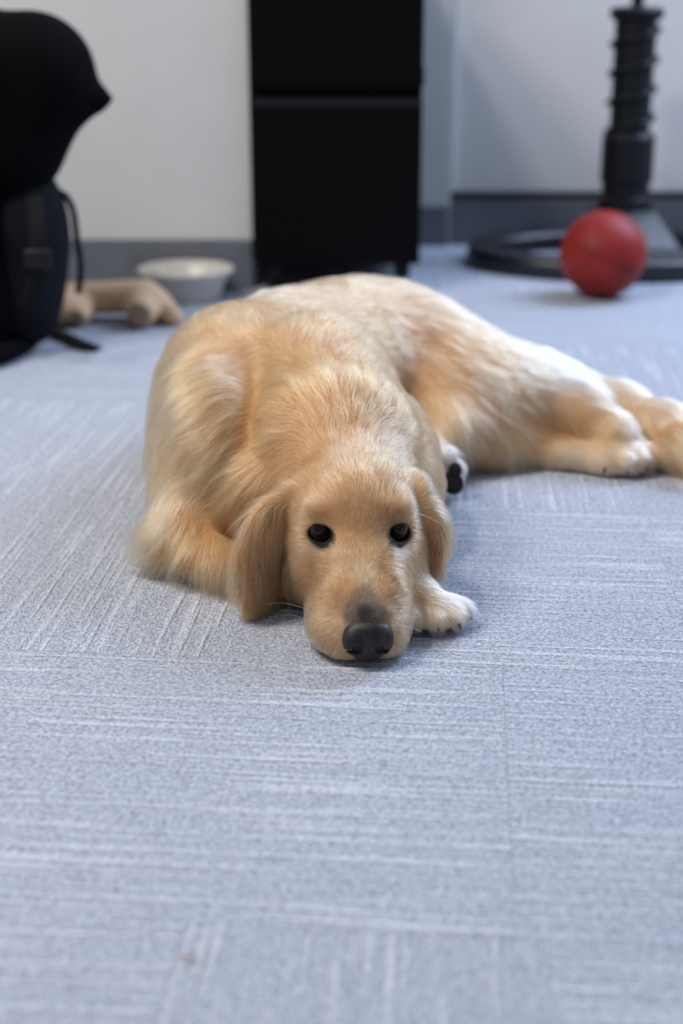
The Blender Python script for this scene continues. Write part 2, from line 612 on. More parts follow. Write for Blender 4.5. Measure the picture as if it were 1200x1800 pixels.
nt.b.inputs['Specular IOR Level'].default_value = .22
ball = empty('basketball', (bc.x, 2.93, BR))
ball.rotation_euler = (.25, .35, .55)
tag(ball, 'small red basketball with dark seams in front of the black stand', 'ball')
bm = bmesh.new()
bmesh.ops.create_icosphere(bm, subdivisions=5, radius=BR)
bm.verts.ensure_lookup_table()


def seams(n):
    """distance in radians to the nearest seam of a ball with unit direction n"""
    d = min(abs(n.x), abs(n.z))
    c = abs(math.acos(max(-1, min(1, abs(n.x)))) - .72 - .10 * (n.z * n.z - .5))
    return min(d, c)


for v in bm.verts:
    n = v.co.normalized()
    k = max(0, 1 - seams(n) / .035)
    v.co = n * (BR - .0012 * k)
obj('ball_skin', mesh_from_bm('ball_skin', bm), nt.m, ball)
seam_m = simple_mat('ball_seam', (.030, .010, .012), .6, .3)


def seam_path(fn, m=120):
    return [fn(2 * math.pi * k / m).normalized() * (BR - .0011) for k in range(m)]


def side_loop(sg):
    def f(a):
        th = .72
        for _ in range(6):
            n = Vector((math.cos(th), math.sin(th) * math.cos(a), math.sin(th) * math.sin(a)))
            th = .72 + .10 * (n.z * n.z - .5)
        return Vector((sg * math.cos(th), math.sin(th) * math.cos(a), math.sin(th) * math.sin(a)))
    return f


for fn in (lambda a: Vector((0, math.cos(a), math.sin(a))), lambda a: Vector((math.cos(a), math.sin(a), 0)), side_loop(1), side_loop(-1)):
    pth = seam_path(fn)
    bm = bmesh.new(); rr = []
    for k, p in enumerate(pth):
        n = p.normalized(); t_ = (pth[(k + 1) % 120] - pth[k - 1]).normalized(); s_ = n.cross(t_)
        rr.append([bm.verts.new(p + s_ * a + n * b) for a, b in ((-.0017, 0), (0, .0008), (.0017, 0), (0, -.001))])
    for a, b in zip(rr, rr[1:] + rr[:1]):
        for k in range(4):
            bm.faces.new((a[k], a[(k + 1) % 4], b[(k + 1) % 4], b[k]))
    bmesh.ops.recalc_face_normals(bm, faces=bm.faces)
    obj('seam', mesh_from_bm('seam', bm), seam_m, ball)

# ------------------------------------------------------------------ bowl
bo = G(327, 525); bo.y = 2.905
bo.x = G(327, 470, Y=2.905).x
prof = [(0, .0), (.060, .0), (.064, .003), (.068, .010), (.085, .048), (.0955, .058), (.0965, .062), (.094, .0645), (.0905, .063),
        (.080, .050), (.062, .014), (.050, .009), (0, .008)]
nt = NT('bowl_ceramic')
tc = nt.n('ShaderNodeTexCoord'); nz = nt.n('ShaderNodeTexNoise', i_Scale=60.0, i_Detail=3.0)
nt.l(tc.outputs['Object'], nz.inputs['Vector'])
r_ = ramp(nt, [(.35, (.50, .47, .42)), (.7, (.60, .57, .51))])
nt.l(nz.outputs['Fac'], r_.inputs['Fac']); nt.l(r_.outputs['Color'], nt.b.inputs['Base Color']); sset(nt.b, Roughness=.35)
bowl = empty('dog_bowl', (bo.x, bo.y, 0))
tag(bowl, 'beige dog bowl with a flared rim on the carpet by the wall', 'bowl')
obj('bowl_body', mesh_from_bm('bowl_body', lathe_bm(prof, 64)), nt.m, bowl)
pth = [Vector((.0955 * math.cos(a), .0955 * math.sin(a), .0625)) for a in np.linspace(0, 2 * math.pi, 64, endpoint=False)]
obj('rim', mesh_from_bm('rim', sweep_bm(pth, circ(.003, 8), closed=True)), nt.m, bowl)

# ------------------------------------------------------------------ plush toy
TY = 2.69
S = SDF(np.arange(-.64, -.24, .003, dtype=np.float32), np.arange(TY - .14, TY + .16, .003, dtype=np.float32), np.arange(-.003, .14, .003, dtype=np.float32))
px = lambda x, y, Y=TY: tuple(G(x, y, Y=Y))
pl = px(118, 546); pr = px(252, 545)
S.cone((pl[0], TY + .02, .040), (pr[0], TY + .02, .045), .030, .032, .02)              # back
S.ell((pl[0] - .004, TY - .01, .030), (.045, .055, .032), None, .02)                   # rump
S.ell((pr[0] + .005, TY - .005, .036), (.045, .045, .036), None, .015)                 # shoulder
S.cone((pr[0] + .002, TY - .01, .034), (pr[0] + .004, TY - .055, .030), .030, .029, .012)   # leg towards the viewer
S.cone((pl[0] + .03, TY - .01, .026), (pl[0] + .032, TY - .045, .020), .022, .019, .012)
S.cone((pl[0] - .03, TY - .01, .022), (pl[0] - .055, TY - .045, .018), .022, .018, .012)
S.cone((pr[0] + .035, TY + .01, .030), (pr[0] + .062, TY - .035, .016), .022, .017, .012)
S.floor(.001)
me_toy, _, _ = S.mesh('toy_body')
toy = empty('plush_toy', ((pl[0] + pr[0]) / 2, TY, 0))
me_toy.transform(Matrix.Translation(-toy.location))
tag(toy, 'tan plush dog toy with brown paw soles lying beside the black backpack', 'toy')
obj('toy_body', me_toy, simple_mat('tan_plush', (.66, .44, .27), .95, .1, .22, 220, .9), toy)
sole_m = simple_mat('brown_plush', (.30, .21, .15), .95, .1, .2, 260, .7)
for x, y, z, r in ((pr[0] + .004, TY - .0835, .030, .021), (pl[0] + .0325, TY - .0632, .020, .0125), (pl[0] - .060, TY - .0595, .018, .012)):
    bm = bmesh.new(); bmesh.ops.create_uvsphere(bm, u_segments=24, v_segments=14, radius=1)
    for v in bm.verts: v.co = Vector((v.co.x * r, v.co.y * .0045, v.co.z * r))
    o = obj('sole', mesh_from_bm('sole', bm), sole_m, toy)
    o.location = Vector((x, y, z)) - toy.location

# ------------------------------------------------------------------ backpack
BY = 2.45
bag = empty('backpack', (-.68, BY, 0))
tag(bag, 'large black backpack standing on the carpet with loose straps', 'backpack')
TB = Matrix.Translation(-bag.location)


def bag_sdf(name, fn, lo, hi, mat, parent=bag, st=.005):
    S = SDF(*[np.arange(a, b, st, dtype=np.float32) for a, b in zip(lo, hi)])
    fn(S)
    S.floor(.001)
    me, _, _ = S.mesh(name)
    me.transform(TB)
    return obj(name, me, mat, parent)


def f_body(S):
    S.cone((-.67, BY + .01, .12), (-.67, BY + .03, .38), .125, .135, .04)
    S.ell((-.70, BY - .03, .09), (.16, .11, .11), None, .05)


def f_lid(S):
    S.ell((-.68, BY, .455), (.165, .15, .115), None, .03)
    S.ell((-.665, BY, .482), (.165, .15, .108), None, .02)
    S.cone((-.64, BY, .455), px(82, 135, BY), .085, .076, .03)
    S.cone(px(95, 150, BY), px(130, 168, BY), .066, .040, .015)
    S.cone(px(112, 158, BY), px(168, 173, BY), .058, .022, .02)
    S.cone(px(150, 170, BY), px(191, 174, BY), .034, .006, .012)
    S.cone(px(90, 165, BY), px(40, 265, BY), .064, .046, .02)
    S.cone(px(60, 120, BY), px(20, 250, BY), .09, .09, .03)


def f_pocket(S):
    S.ell((-.535, BY + .02, .20), (.066, .09, .125), None, .03)
    S.ell((-.545, BY, .10), (.060, .08, .09), None, .03)


def f_front(S):
    S.ell((-.68, BY - .115, .20), (.105, .05, .15), None, .03)


bag_sdf('bag_body', f_body, (-.96, BY - .25, -.006), (-.46, BY + .25, .57), M['fabric'])
bag_sdf('lid', f_lid, (-1.02, BY - .22, .20), (-.34, BY + .22, .66), M['fabric'])
bag_sdf('side_pocket', f_pocket, (-.72, BY - .18, -.006), (-.44, BY + .16, .40), M['mesh'])
bag_sdf('front_pocket', f_front, (-.85, BY - .26, -.006), (-.5, BY + .02, .42), M['fabric'])
flat = [(-.014, -.0012), (.014, -.0012), (.014, .0012), (-.014, .0012)]


def strap(name, pts, up, mat, prof=flat, n=14):
    bm = sweep_bm([Vector(p) - bag.location for p in catmull(pts, n)], prof, Vector(up))
    return obj(name, mesh_from_bm(name, bm), mat, bag)


strap('floor_strap', [(-.60, BY - .02, .05), G(62, 566, .03), G(85, 577, .012), G(125, 596, .006), G(150, 607, .008), G(172, 613, .004)], (0, 0, 1), M['web'], [(-.013, -.003), (.013, -.003), (.013, .003), (-.013, .003)])
strap('shoulder_strap', [px(60, 352, 2.44), px(85, 338, 2.46), px(112, 342, 2.48), px(128, 370, 2.50), px(135, 420, 2.51), px(142, 470, 2.52), px(138, 515, 2.52)], (0, 1, 0), M['web'], circ(.006, 8, .009))
strap('side_strap', [px(60, 345, 2.34), px(64, 400, 2.31), px(66, 450, 2.30), px(60, 500, 2.31), px(48, 540, 2.33)], (0, 1, 0), M['web'])
bm = box_bm(-.022, .022, -.006, .006, -.016, .016, .004)
bk = obj('buckle', mesh_from_bm('buckle', bm), M['plastic'], bag)
bk.location = Vector(px(66, 455, 2.298)) - bag.location
me = mesh_from_bm('hip_belt', sweep_bm([Vector(p) - bag.location for p in catmull([(-.62, BY - .04, .06), G(40, 590, .022), G(22, 610, .02), G(-30, 628, .02), G(-90, 640, .02)], 12)], circ(.028, 14, .018)))
obj('hip_belt', me, M['fabric'], bag)

# ------------------------------------------------------------------ scrap on the carpet
lp = G(326, 1690)
pts = [lp + Vector(v) for v in ((-.006, .004, .0012), (-.001, .0045, .0022), (.003, .002, .0028), (.005, -.003, .0018), (.0048, -.005, .0008))]
pth = catmull(pts, 6)
bm = sweep_bm([p - Vector((lp.x, lp.y, 0)) for p in pth], [(-.0011, -.0002), (.0011, -.0002), (.0011, .0003), (-.0011, .0003)], scale=[.4 + .6 * math.sin(math.pi * k / (len(pth) - 1)) for k in range(len(pth))])
lf = obj('leaf_scrap', mesh_from_bm('leaf_scrap', bm), simple_mat('dry_leaf', (.42, .33, .25), .8, .2, .2, 300))
lf.location = (lp.x, lp.y, 0)
tag(lf, 'tiny curled brown leaf scrap lying on the bare carpet', 'leaf scrap')

# ------------------------------------------------------------------ dog
# head frame: f towards the nose, s towards the dog's left (picture right), u up
HYAW = math.radians(5)
HO = np.array((.0145, 1.292, 0.0))
hf = np.array((math.sin(HYAW), -math.cos(HYAW), 0.0))
hs = np.array((math.cos(HYAW), math.sin(HYAW), 0.0))
hu = np.array((0, 0, 1.0))
HROLL = math.radians(-1.5)
hs, hu = hs * math.cos(HROLL) + hu * math.sin(HROLL), hu * math.cos(HROLL) - hs * math.sin(HROLL)
HR = np.stack([hf, hs, hu], 1)


def HP(f, s, u):
    return HO + hf * f + hs * s + hu * u


EYE = [HP(-.005, -.0365, .0965), HP(-.005, .0365, .0965)]
EYE_R = .0125


def build_body():
    S = SDF(axis(-.32, .66, -.10, .13, .0019, .005), axis(1.14, 2.32, 1.15, 1.40, .0019, .005), axis(-.006, .34, .0, .15, .0019, .005))
    E_, C_, CH = S.ell, S.cone, S.chain

    def rot(az, tilt=0., roll=0.):
        return np.array((Matrix.Rotation(az, 3, 'Z') @ Matrix.Rotation(tilt, 3, 'X') @ Matrix.Rotation(roll, 3, 'Y')))
    # trunk
    E_((-.090, 1.66, .105), (.138, .19, .108), rot(.10), .03)              # rib cage
    E_((-.125, 1.69, .150), (.085, .13, .080), rot(.2), .04)               # withers
    E_((-.055, 1.84, .115), (.140, .19, .108), rot(-.35), .05)             # barrel
    E_((.04, 1.97, .110), (.17, .13, .105), rot(-.55), .05)                # loin and croup
    E_((-.03, 1.50, .070), (.14, .11, .080), None, .04)                    # fore chest
    # shoulder and right upper arm (picture left)
    E_((-.153, 1.56, .105), (.060, .115, .095), rot(.15, -.2), .030)
    C_((-.155, 1.52, .085), (-.175, 1.435, .035), .052, .034, .035)
    C_((-.18, 1.43, .030), (-.13, 1.385, .022), .032, .025, .02)           # elbow to forearm, flat on the floor
    C_((-.13, 1.385, .022), (-.02, 1.33, .018), .024, .02, .015)
    # other shoulder
    E_((.050, 1.54, .085), (.050, .10, .080), rot(-.2), .04)
    # neck
    C_(HP(-.085, 0, .080), (-.008, 1.49, .118), .066, .088, .012)
    C_((-.008, 1.49, .118), (-.03, 1.61, .150), .088, .090, .012)
    # forearm and front paw (picture right of the muzzle)
    C_((.03, 1.40, .03), (.045, 1.315, .026), .030, .024, .02)
    C_((.045, 1.315, .026), (.078, 1.288, .023), .024, .022, .015)
    for k, (tx, ty, l) in enumerate([(.072, 1.262, 0), (.091, 1.260, 0), (.108, 1.267, 0), (.117, 1.283, 0)]):
        C_((.074, 1.285, .024), (tx, ty, .0145), .019, .0128, .004)
    # hind quarters rolled to the right
    E_((.165, 1.90, .075), (.135, .13, .078), rot(-.3), .05)               # upper thigh
    C_((.16, 1.87, .080), (.145, 1.77, .052), .062, .038, .04)             # knee
    C_((.09, 1.90, .095), (.118, 1.745, .045), .05, .022, .02)             # flank fold
    E_((.275, 1.93, .060), (.085, .075, .055), rot(-.5), .04)              # buttock
    C_((.15, 1.775, .045), (.30, 1.87, .055), .040, .036, .03)             # shank
    C_((.28, 1.86, .060), (.325, 1.825, .056), .042, .037, .02)
    C_((.20, 1.785, .030), (.245, 1.80, .030), .030, .028, .03)            # hock to metatarsus
    C_((.325, 1.825, .056), (.358, 1.79, .040), .036, .033, .015)
    for tx, ty in [(.345, 1.752), (.364, 1.746), (.383, 1.752), (.398, 1.768)]:
        C_((.360, 1.785, .034), (tx, ty, .019), .026, .017, .004)
    C_((.26, 1.79, .022), (.33, 1.765, .016), .022, .017, .015)
    C_((.21, 1.88, .068), (.29, 1.855, .062), .055, .044, .04)            # lower foot
    for tx, ty in [(.345, 1.748), (.358, 1.752)]:
        C_((.33, 1.762, .016), (tx, ty, .013), .016, .012, .006)
    # hind foot tucked under the flank, sole to the viewer
    C_((.10, 1.74, .035), (.122, 1.69, .033), .030, .024, .02)
    for tx, tz in [(.112, .053), (.128, .050), (.139, .036), (.137, .020)]:
        C_((.120, 1.685, .032), (tx + .003, 1.664, tz), .018, .0115, .006)
    # tail
    CH([(.29, 1.99, .05), (.385, 1.92, .042), (.432, 1.84, .036), (.450, 1.77, .026), (.470, 1.69, .015)], [.04, .034, .030, .026, .012], .03)
    # head
    E_(HP(-.072, 0, .088), (.086, .065, .068), HR, .02)
    E_(HP(-.042, 0, .099), (.042, .052, .036), HR, .030)
    for sg in (-1, 1):
        E_(HP(-.012, sg * .034, .1170), (.016, .016, .0085), HR, .016)           # brow
        E_(HP(-.034, sg * .042, .055), (.052, .028, .050), HR, .022)           # cheek
        E_(HP(.012, sg * .026, .072), (.026, .020, .016), HR, .016)            # under the eye
        E_(HP(.026, sg * .024, .045), (.050, .024, .036), HR, .016)            # side of the muzzle
    C_(HP(-.030, 0, .094), HP(.080, .001, .038), .031, .024, .022)             # bridge
    E_(HP(.085, .001, .028), (.020, .026, .020), HR, .012)                     # nose end
    E_(HP(.050, -.030, .024), (.044, .024, .028), HR, .014)                    # flews
    E_(HP(.054, .024, .023), (.040, .021, .026), HR, .014)
    E_(HP(.078, -.017, .014), (.024, .023, .016), HR, .01)
    E_(HP(.078, .017, .014), (.022, .020, .015), HR, .01)
    C_(HP(-.06, 0, .025), HP(.06, 0, .012), .035, .018, .02)                   # jaw
    C_(HP(.014, -.064, .024), HP(.032, -.056, .004), .011, .008, .006, carve=True)   # mouth corner
    # ears
    fl_l = (hs * .8 + hf * .55 - hu * .1)
    CH([HP(-.066, -.034, .092), HP(-.060, -.064, .088), HP(-.050, -.086, .072), HP(-.038, -.095, .045), HP(-.024, -.094, .016)], [.018, .027, .036, .035, .022], .020, flat=(fl_l, 2.6))
    fl_r = (hs * 1.0 - hf * .15)
    CH([HP(-.074, .044, .105), HP(-.070, .066, .098), HP(-.060, .080, .072), HP(-.048, .083, .042)], [.020, .027, .032, .020], .020, flat=(fl_r, 2.8))
    # eye sockets
    for sg, e in zip((-1, 1), EYE):
        c = np.array(e) + hf * .008 - hu * .0022
        a = math.radians(-5) * sg
        R = np.stack([hf, hs * math.cos(a) + hu * math.sin(a), hu * math.cos(a) - hs * math.sin(a)], 1)
        E_(c, (.015, .0116, .0080), R, .003, carve=True)
    S.floor(.0015)
    return S.mesh('body')


def build_nose():
    c = HP(.098, .0005, .0265)
    S = SDF(*[np.arange(a - .034, a + .034, .0009, dtype=np.float32) for a in c[:2]], np.arange(-.002, .056, .0009, dtype=np.float32))
    E_ = S.ell
    E_(c, (.0150, .0215, .0190), HR, .004)
    E_(HP(.094, .0005, .0365), (.0165, .0185, .0085), HR, .005)
    for sg in (-1, 1):
        E_(HP(.100, .0005 + sg * .0145, .0260), (.0130, .0092, .0140), HR, .004)
    E_(HP(.101, .0005, .0140), (.010, .0125, .0100), HR, .004)
    for sg in (-1, 1):
        E_(HP(.1135, .0005 + sg * .0112, .0190), (.0095, .0060, .0046), HR, .0025, carve=True)
        E_(HP(.109, .0005 + sg * .0178, .0175), (.008, .0048, .0020), HR, .002, carve=True)
    S.cone(HP(.1148, .0005, .022), HP(.1105, .0005, .002), .0011, .0011, .0022, carve=True)
    S.floor(.0012)
    return S.mesh('nose')


# ------------------------------------------------------------------ coat: comb guides
# (px, py of the guide on the picture of the coat, stroke direction in px, length mm, lift deg, colour, spread m)
GOLD, PALE, RUST, CREAM, WHITE = (.575, .305, .130), (.655, .395, .195), (.36, .155, .052), (.73, .53, .33), (.85, .75, .64)
TAN = (.52, .275, .112)
FACE, FPALE, FTAN = (.49, .262, .112), (.58, .355, .180), (.43, .222, .092)
EARC = (.44, .215, .082)
GUIDES = [
    # muzzle and face
    (640, 1078, 0, -1, 3, 20, (.05, .04, .035)), (618, 1078, -.4, -1, 3, 20, (.12, .09, .065)), (665, 1078, .4, -1, 3, 20, (.12, .09, .065)),
    (640, 1048, 0, -1, 4, 20, (.20, .135, .085)), (636, 1010, 0, -1, 5, 20, (.55, .36, .20)), (632, 970, 0, -1, 6, 20, FACE),
    (600, 1030, -.5, -.7, 5, 20, FACE), (675, 1030, .5, -.7, 5, 20, FACE),
    (580, 1060, -1, -.1, 6, 20, FACE), (690, 1060, .9, -.1, 6, 20, FACE),
    (560, 1100, -1, .5, 7, 22, FPALE), (545, 1120, -.8, .7, 8, 22, FPALE), (580, 1140, -.5, .8, 7, 20, FPALE), (700, 1110, .7, .5, 7, 20, FPALE),
    (590, 1100, -.8, .4, 5, 20, FPALE), (692, 1140, .4, .8, 6, 20, FPALE),
    (560, 1000, -1, .3, 8, 18, FTAN), (530, 1020, -.7, .8, 10, 20, FACE), (690, 1000, .8, .3, 7, 18, FTAN), (715, 1010, .6, .8, 8, 18, FACE),
    (520, 970, -.8, .5, 12, 20, FPALE), (735, 960, .8, .5, 10, 18, FACE),
    (590, 950, -.5, -.7, 5, 18, FTAN), (668, 950, .5, -.7, 5, 18, FTAN),
    (560, 965, -.9, .4, 6, 15, (.34, .21, .11)), (700, 968, .7, .4, 6, 15, (.34, .21, .11)),
    (560, 905, -.6, -.7, 8, 18, FACE), (700, 905, .4, -.8, 8, 18, FTAN), (632, 910, 0, -1, 7, 15, FACE),
    (525, 915, -1, -.1, 10, 18, FPALE), (735, 910, .9, -.1, 9, 18, FPALE),
    (632, 850, 0, -1, 10, 14, FACE), (570, 850, -.5, -.9, 11, 14, FACE), (695, 850, .5, -.9, 11, 14, FACE),
    (620, 790, 0, -1, 15, 14, FPALE), (550, 800, -.7, -.6, 16, 14, FACE), (700, 795, .6, -.7, 15, 14, FPALE),
    # ears
    (500, 820, -.8, .5, 20, 15, GOLD), (475, 850, -.5, 1, 32, 14, TAN), (440, 900, -.3, 1, 40, 16, EARC), (480, 920, -.1, 1, 38, 12, EARC),
    (430, 980, -.15, 1, 42, 16, EARC), (465, 1000, .1, 1, 40, 14, RUST), (440, 1050, .05, 1, 28, 14, RUST),
    (745, 810, .7, .5, 18, 14, GOLD), (765, 870, .2, 1, 28, 12, TAN), (775, 940, 0, 1, 30, 12, EARC), (760, 960, 0, 1, 28, 10, RUST),
    # neck ruff
    (600, 740, 0, -1, 26, 20, GOLD), (560, 690, -.4, -.8, 36, 24, GOLD), (630, 680, .1, -1, 36, 22, GOLD), (500, 740, -1, -.1, 36, 22, GOLD),
    (450, 790, -.9, .5, 36, 20, GOLD), (700, 730, .5, -.8, 30, 18, GOLD), (735, 760, .6, .2, 28, 18, GOLD),
    # left shoulder
    (450, 690, -1, .35, 42, 16, TAN), (400, 640, -1, .3, 42, 16, GOLD), (340, 720, -.9, .6, 42, 16, PALE), (400, 780, -.9, .6, 42, 16, TAN),
    (340, 830, -.7, .8, 42, 16, PALE), (290, 800, -.3, 1, 40, 16, PALE), (390, 880, -.8, .6, 42, 18, TAN), (290, 880, -.2, 1, 45, 18, CREAM),
    (275, 680, -.6, .8, 40, 16, PALE), (350, 920, -.4, .9, 48, 20, GOLD), (310, 640, -.8, .5, 40, 16, PALE), (300, 590, -.7, .2, 38, 18, PALE),
    (300, 980, -.5, .9, 34, 18, TAN), (245, 1000, -.9, .5, 32, 18, GOLD), (370, 985, -.2, 1, 36, 18, GOLD), (260, 930, -.9, .6, 44, 20, PALE),
    # back
    (400, 560, -.4, -.5, 38, 18, PALE), (480, 560, -.1, -.8, 38, 18, GOLD), (480, 510, -.2, -1, 36, 22, PALE), (560, 600, .3, -.6, 38, 16, GOLD),
    (520, 640, -.6, -.3, 40, 18, TAN), (560, 500, .3, -.9, 36, 20, PALE), (640, 500, .7, -.6, 36, 18, PALE), (640, 560, .9, -.2, 36, 16, GOLD),
    (650, 640, .6, -.4, 36, 16, GOLD), (700, 690, .7, .3, 36, 18, GOLD), (740, 730, .6, .6, 36, 18, GOLD),
    # flank and hind quarter
    (720, 570, 1, .2, 36, 16, GOLD), (760, 640, .9, .5, 36, 16, GOLD), (780, 720, .4, 1, 34, 14, PALE), (815, 770, .3, 1, 32, 16, CREAM),
    (830, 620, 1, .5, 38, 16, GOLD), (880, 700, .9, .5, 40, 16, GOLD), (850, 780, .4, 1, 42, 18, GOLD), (900, 800, .4, 1, 42, 20, PALE),
    (930, 650, 1, .3, 40, 20, PALE), (990, 660, .9, .1, 40, 26, WHITE), (960, 750, .9, .5, 34, 16, TAN), (1010, 740, .9, .6, 28, 14, TAN),
    (1040, 700, .9, .3, 28, 18, PALE), (1070, 760, .9, .6, 20, 14, PALE), (1110, 790, .8, .8, 16, 14, CREAM), (1120, 750, .9, .6, 18, 14, CREAM),
    (1000, 810, .8, .5, 22, 14, CREAM), (1040, 825, .8, .4, 18, 12, CREAM),
    (1170, 760, .7, .8, 60, 16, TAN), (1190, 800, .6, .9, 60, 16, TAN),
    # front paw, tucked foot
    (745, 1045, .9, .25, 14, 14, PALE), (790, 1045, 1, .2, 13, 14, WHITE), (815, 1055, .9, .4, 12, 14, WHITE), (745, 1085, -.1, 1, 13, 16, CREAM),
    (770, 1085, .25, 1, 13, 16, CREAM), (800, 1085, .5, 1, 13, 16, CREAM), (820, 1080, .7, .8, 11, 16, CREAM),
    (785, 835, .2, -1, 8, 14, WHITE), (815, 850, .6, .5, 8, 14, WHITE), (790, 870, -.2, .8, 8, 14, WHITE),
]
FUR_DENSITY = 1.0

rng = np.random.default_rng(7)
OFF = np.array((0, 1.6, 0))
dog = empty('dog', (0, 1.6, 0))
tag(dog, 'golden retriever lying on the carpet with its chin on the floor', 'dog')
DOGM = Matrix.Translation((0, -1.6, 0))
me_body, BV, BQ = build_body()
bvh = BVHTree.FromPolygons([tuple(v) for v in BV], [tuple(q) for q in BQ])


def hit(px, py):
    d = ray(px, py).normalized()
    loc, nor, i, t = bvh.ray_cast(Vector((0, 0, CAM_H)), d)
    return (np.array(loc), np.array(nor), t) if loc is not None else None


gp, gd, gl, ga, gc = [], [], [], [], []
for px, py, dx, dy, ln, lift, colr in GUIDES:
    h = hit(px, py)
    if h is None:
        loc, nor, i, t = bvh.find_nearest(G(px, py, Y=1.9 if py < 900 else 1.4))
        h = (np.array(loc), np.array(nor), (loc - Vector((0, 0, CAM_H))).length)
    p, n, t = h
    # the stroke lies in the tangent plane: meet the plane with the ray of the stroke's far pixel
    q = None
    e = 6.0 / math.hypot(dx, dy)
    dd = np.array(ray(px + dx * e, py + dy * e))
    den = dd @ n
    if abs(den) > .04:
        o = np.array((0, 0, CAM_H))
        q = o + dd * (((p - o) @ n) / den) - p
    if q is None or np.linalg.norm(q) > .06:
        up = np.array((0, math.sin(PITCH), math.cos(PITCH)))
        q = np.array((1, 0, 0)) * dx - up * dy
    q = q - n * (q @ n)
    gp.append(p); gd.append(q / (np.linalg.norm(q) + 1e-9)); gl.append(ln * .001 * (1.22 if ln >= 26 else 1)); ga.append(math.radians(lift)); gc.append(colr)
gp, gd, gl, ga, gc = map(np.array, (gp, gd, gl, ga, gc))


def comb(P, what):
    """inverse-distance blend of the guides at points P"""
    out = [np.zeros((len(P), w.shape[1] if w.ndim > 1 else 1)) for w in what]
    for s in range(0, len(P), 50000):
        D2 = ((P[s:s + 50000, None, :] - gp[None]) ** 2).sum(2)
        W = 1.0 / (D2 + 4e-6) ** 2
        W /= W.sum(1, keepdims=True)
        for o, w in zip(out, what):
            o[s:s + 50000] = W @ (w if w.ndim > 1 else w[:, None])
    return out


def eye_dist(P):
    """distance to the rims of the eye openings, in socket half widths"""
    r = np.full(len(P), 9.0)
    for sg, e in zip((-1, 1), EYE):
        c = np.array(e) + hf * .008 - hu * .0022
        a = math.radians(-5) * sg
        q = P - c
        s = hs * math.cos(a) + hu * math.sin(a); u = hu * math.cos(a) - hs * math.sin(a)
        r = np.minimum(r, np.sqrt((q @ hf / .03) ** 2 + (q @ s / .0116) ** 2 + (q @ u / .0080) ** 2))
    return r


NOSE_C = HP(.098, .0005, .0265)
PADS = []       # dark soles: centre, normal, radius
for px_, py_, r in ((800, 826, .0085), (797, 850, .0125), (800, 872, .0080), (783, 838, .0060)):
    h_ = hit(px_, py_)
    if h_ is not None:
        PADS.append((h_[0], h_[1], r))


def pigment(P, C):
    """black lids, dark skin at the nose"""
    C = C.copy()
    ed = eye_dist(P)
    k = np.clip((1.42 - ed) / .3, 0, 1)[:, None]
    C = C * (1 - k) + np.array((.012, .010, .010)) * k
    # inner corner of the lids
    for sg, e in zip((-1, 1), EYE):
        d = np.linalg.norm(P - (np.array(e) + hf * .014 - hs * sg * .0125 - hu * .0065), axis=1)
        k = np.clip((.0075 - d) / .004, 0, 1)[:, None] * .85
        C = C * (1 - k) + np.array((.02, .016, .015)) * k
    return C


# body mesh colour
vc = pigment(BV, comb(BV, [gc])[0])
me_body.transform(DOGM)
at = me_body.color_attributes.new('coat', 'FLOAT_COLOR', 'POINT')
at.data.foreach_set('color', np.concatenate([vc * .8, np.ones((len(vc), 1))], 1).astype(np.float32).ravel())
nt = NT('dog_undercoat')
a_ = nt.n('ShaderNodeAttribute', attribute_name='coat')
nt.l(a_.outputs['Color'], nt.b.inputs['Base Color'])
sset(nt.b, Roughness=.8)
nt.b.inputs['Specular IOR Level'].default_value = .15
body = obj('body', me_body, nt.m, dog)

# ---- strands
nrm = np.zeros(len(BV) * 3, dtype=np.float32)
me_body.vertices.foreach_get('normal', nrm)
nrm = nrm.reshape(-1, 3)
T = np.concatenate([BQ[:, [0, 1, 2]], BQ[:, [0, 2, 3]]])
A, B, C = BV[T[:, 0]], BV[T[:, 1]], BV[T[:, 2]]
fn = np.cross(B - A, C - A)
area = np.linalg.norm(fn, axis=1) * .5
cen = (A + B + C) / 3
cl = comb(cen, [gl])[0][:, 0]
dens = np.clip(.0125 / cl, .36, 2.6) * 1e6 * FUR_DENSITY          # strands per m2
fnz = fn[:, 2] / (area * 2 + 1e-12)
dens[(fnz < -.55) & (cen[:, 2] < .02)] = 0
tocam = (np.array((0, 0, CAM_H)) - cen)
facing = (fn * tocam).sum(1)
dens[facing < 0] *= .35
dens[eye_dist(cen) < 1.12] = 0
dens[np.linalg.norm((cen - NOSE_C) / np.array((.021, .018, .018)), axis=1) < 1.0] = 0
for p_, n_, r_ in PADS:
    dens[np.linalg.norm(cen - p_, axis=1) < r_ * .95] = 0
cum = np.cumsum(dens * area)
N = int(cum[-1])
tri = np.searchsorted(cum, rng.random(N) * cum[-1])
r1, r2 = np.sqrt(rng.random(N)), rng.random(N)
w = np.stack([1 - r1, r1 * (1 - r2), r1 * r2], 1)[:, :, None]
R0 = (BV[T[tri]] * w).sum(1)
NN = (nrm[T[tri]] * w).sum(1)
NN /= np.linalg.norm(NN, axis=1, keepdims=True) + 1e-9
Dv, Lv, Av, Cv = comb(R0, [gd, gl, ga, gc])
Lv, Av = Lv[:, 0], Av[:, 0]
Dv = Dv - NN * (Dv * NN).sum(1, keepdims=True)
Dv /= np.linalg.norm(Dv, axis=1, keepdims=True) + 1e-9
S_ = np.cross(NN, Dv)


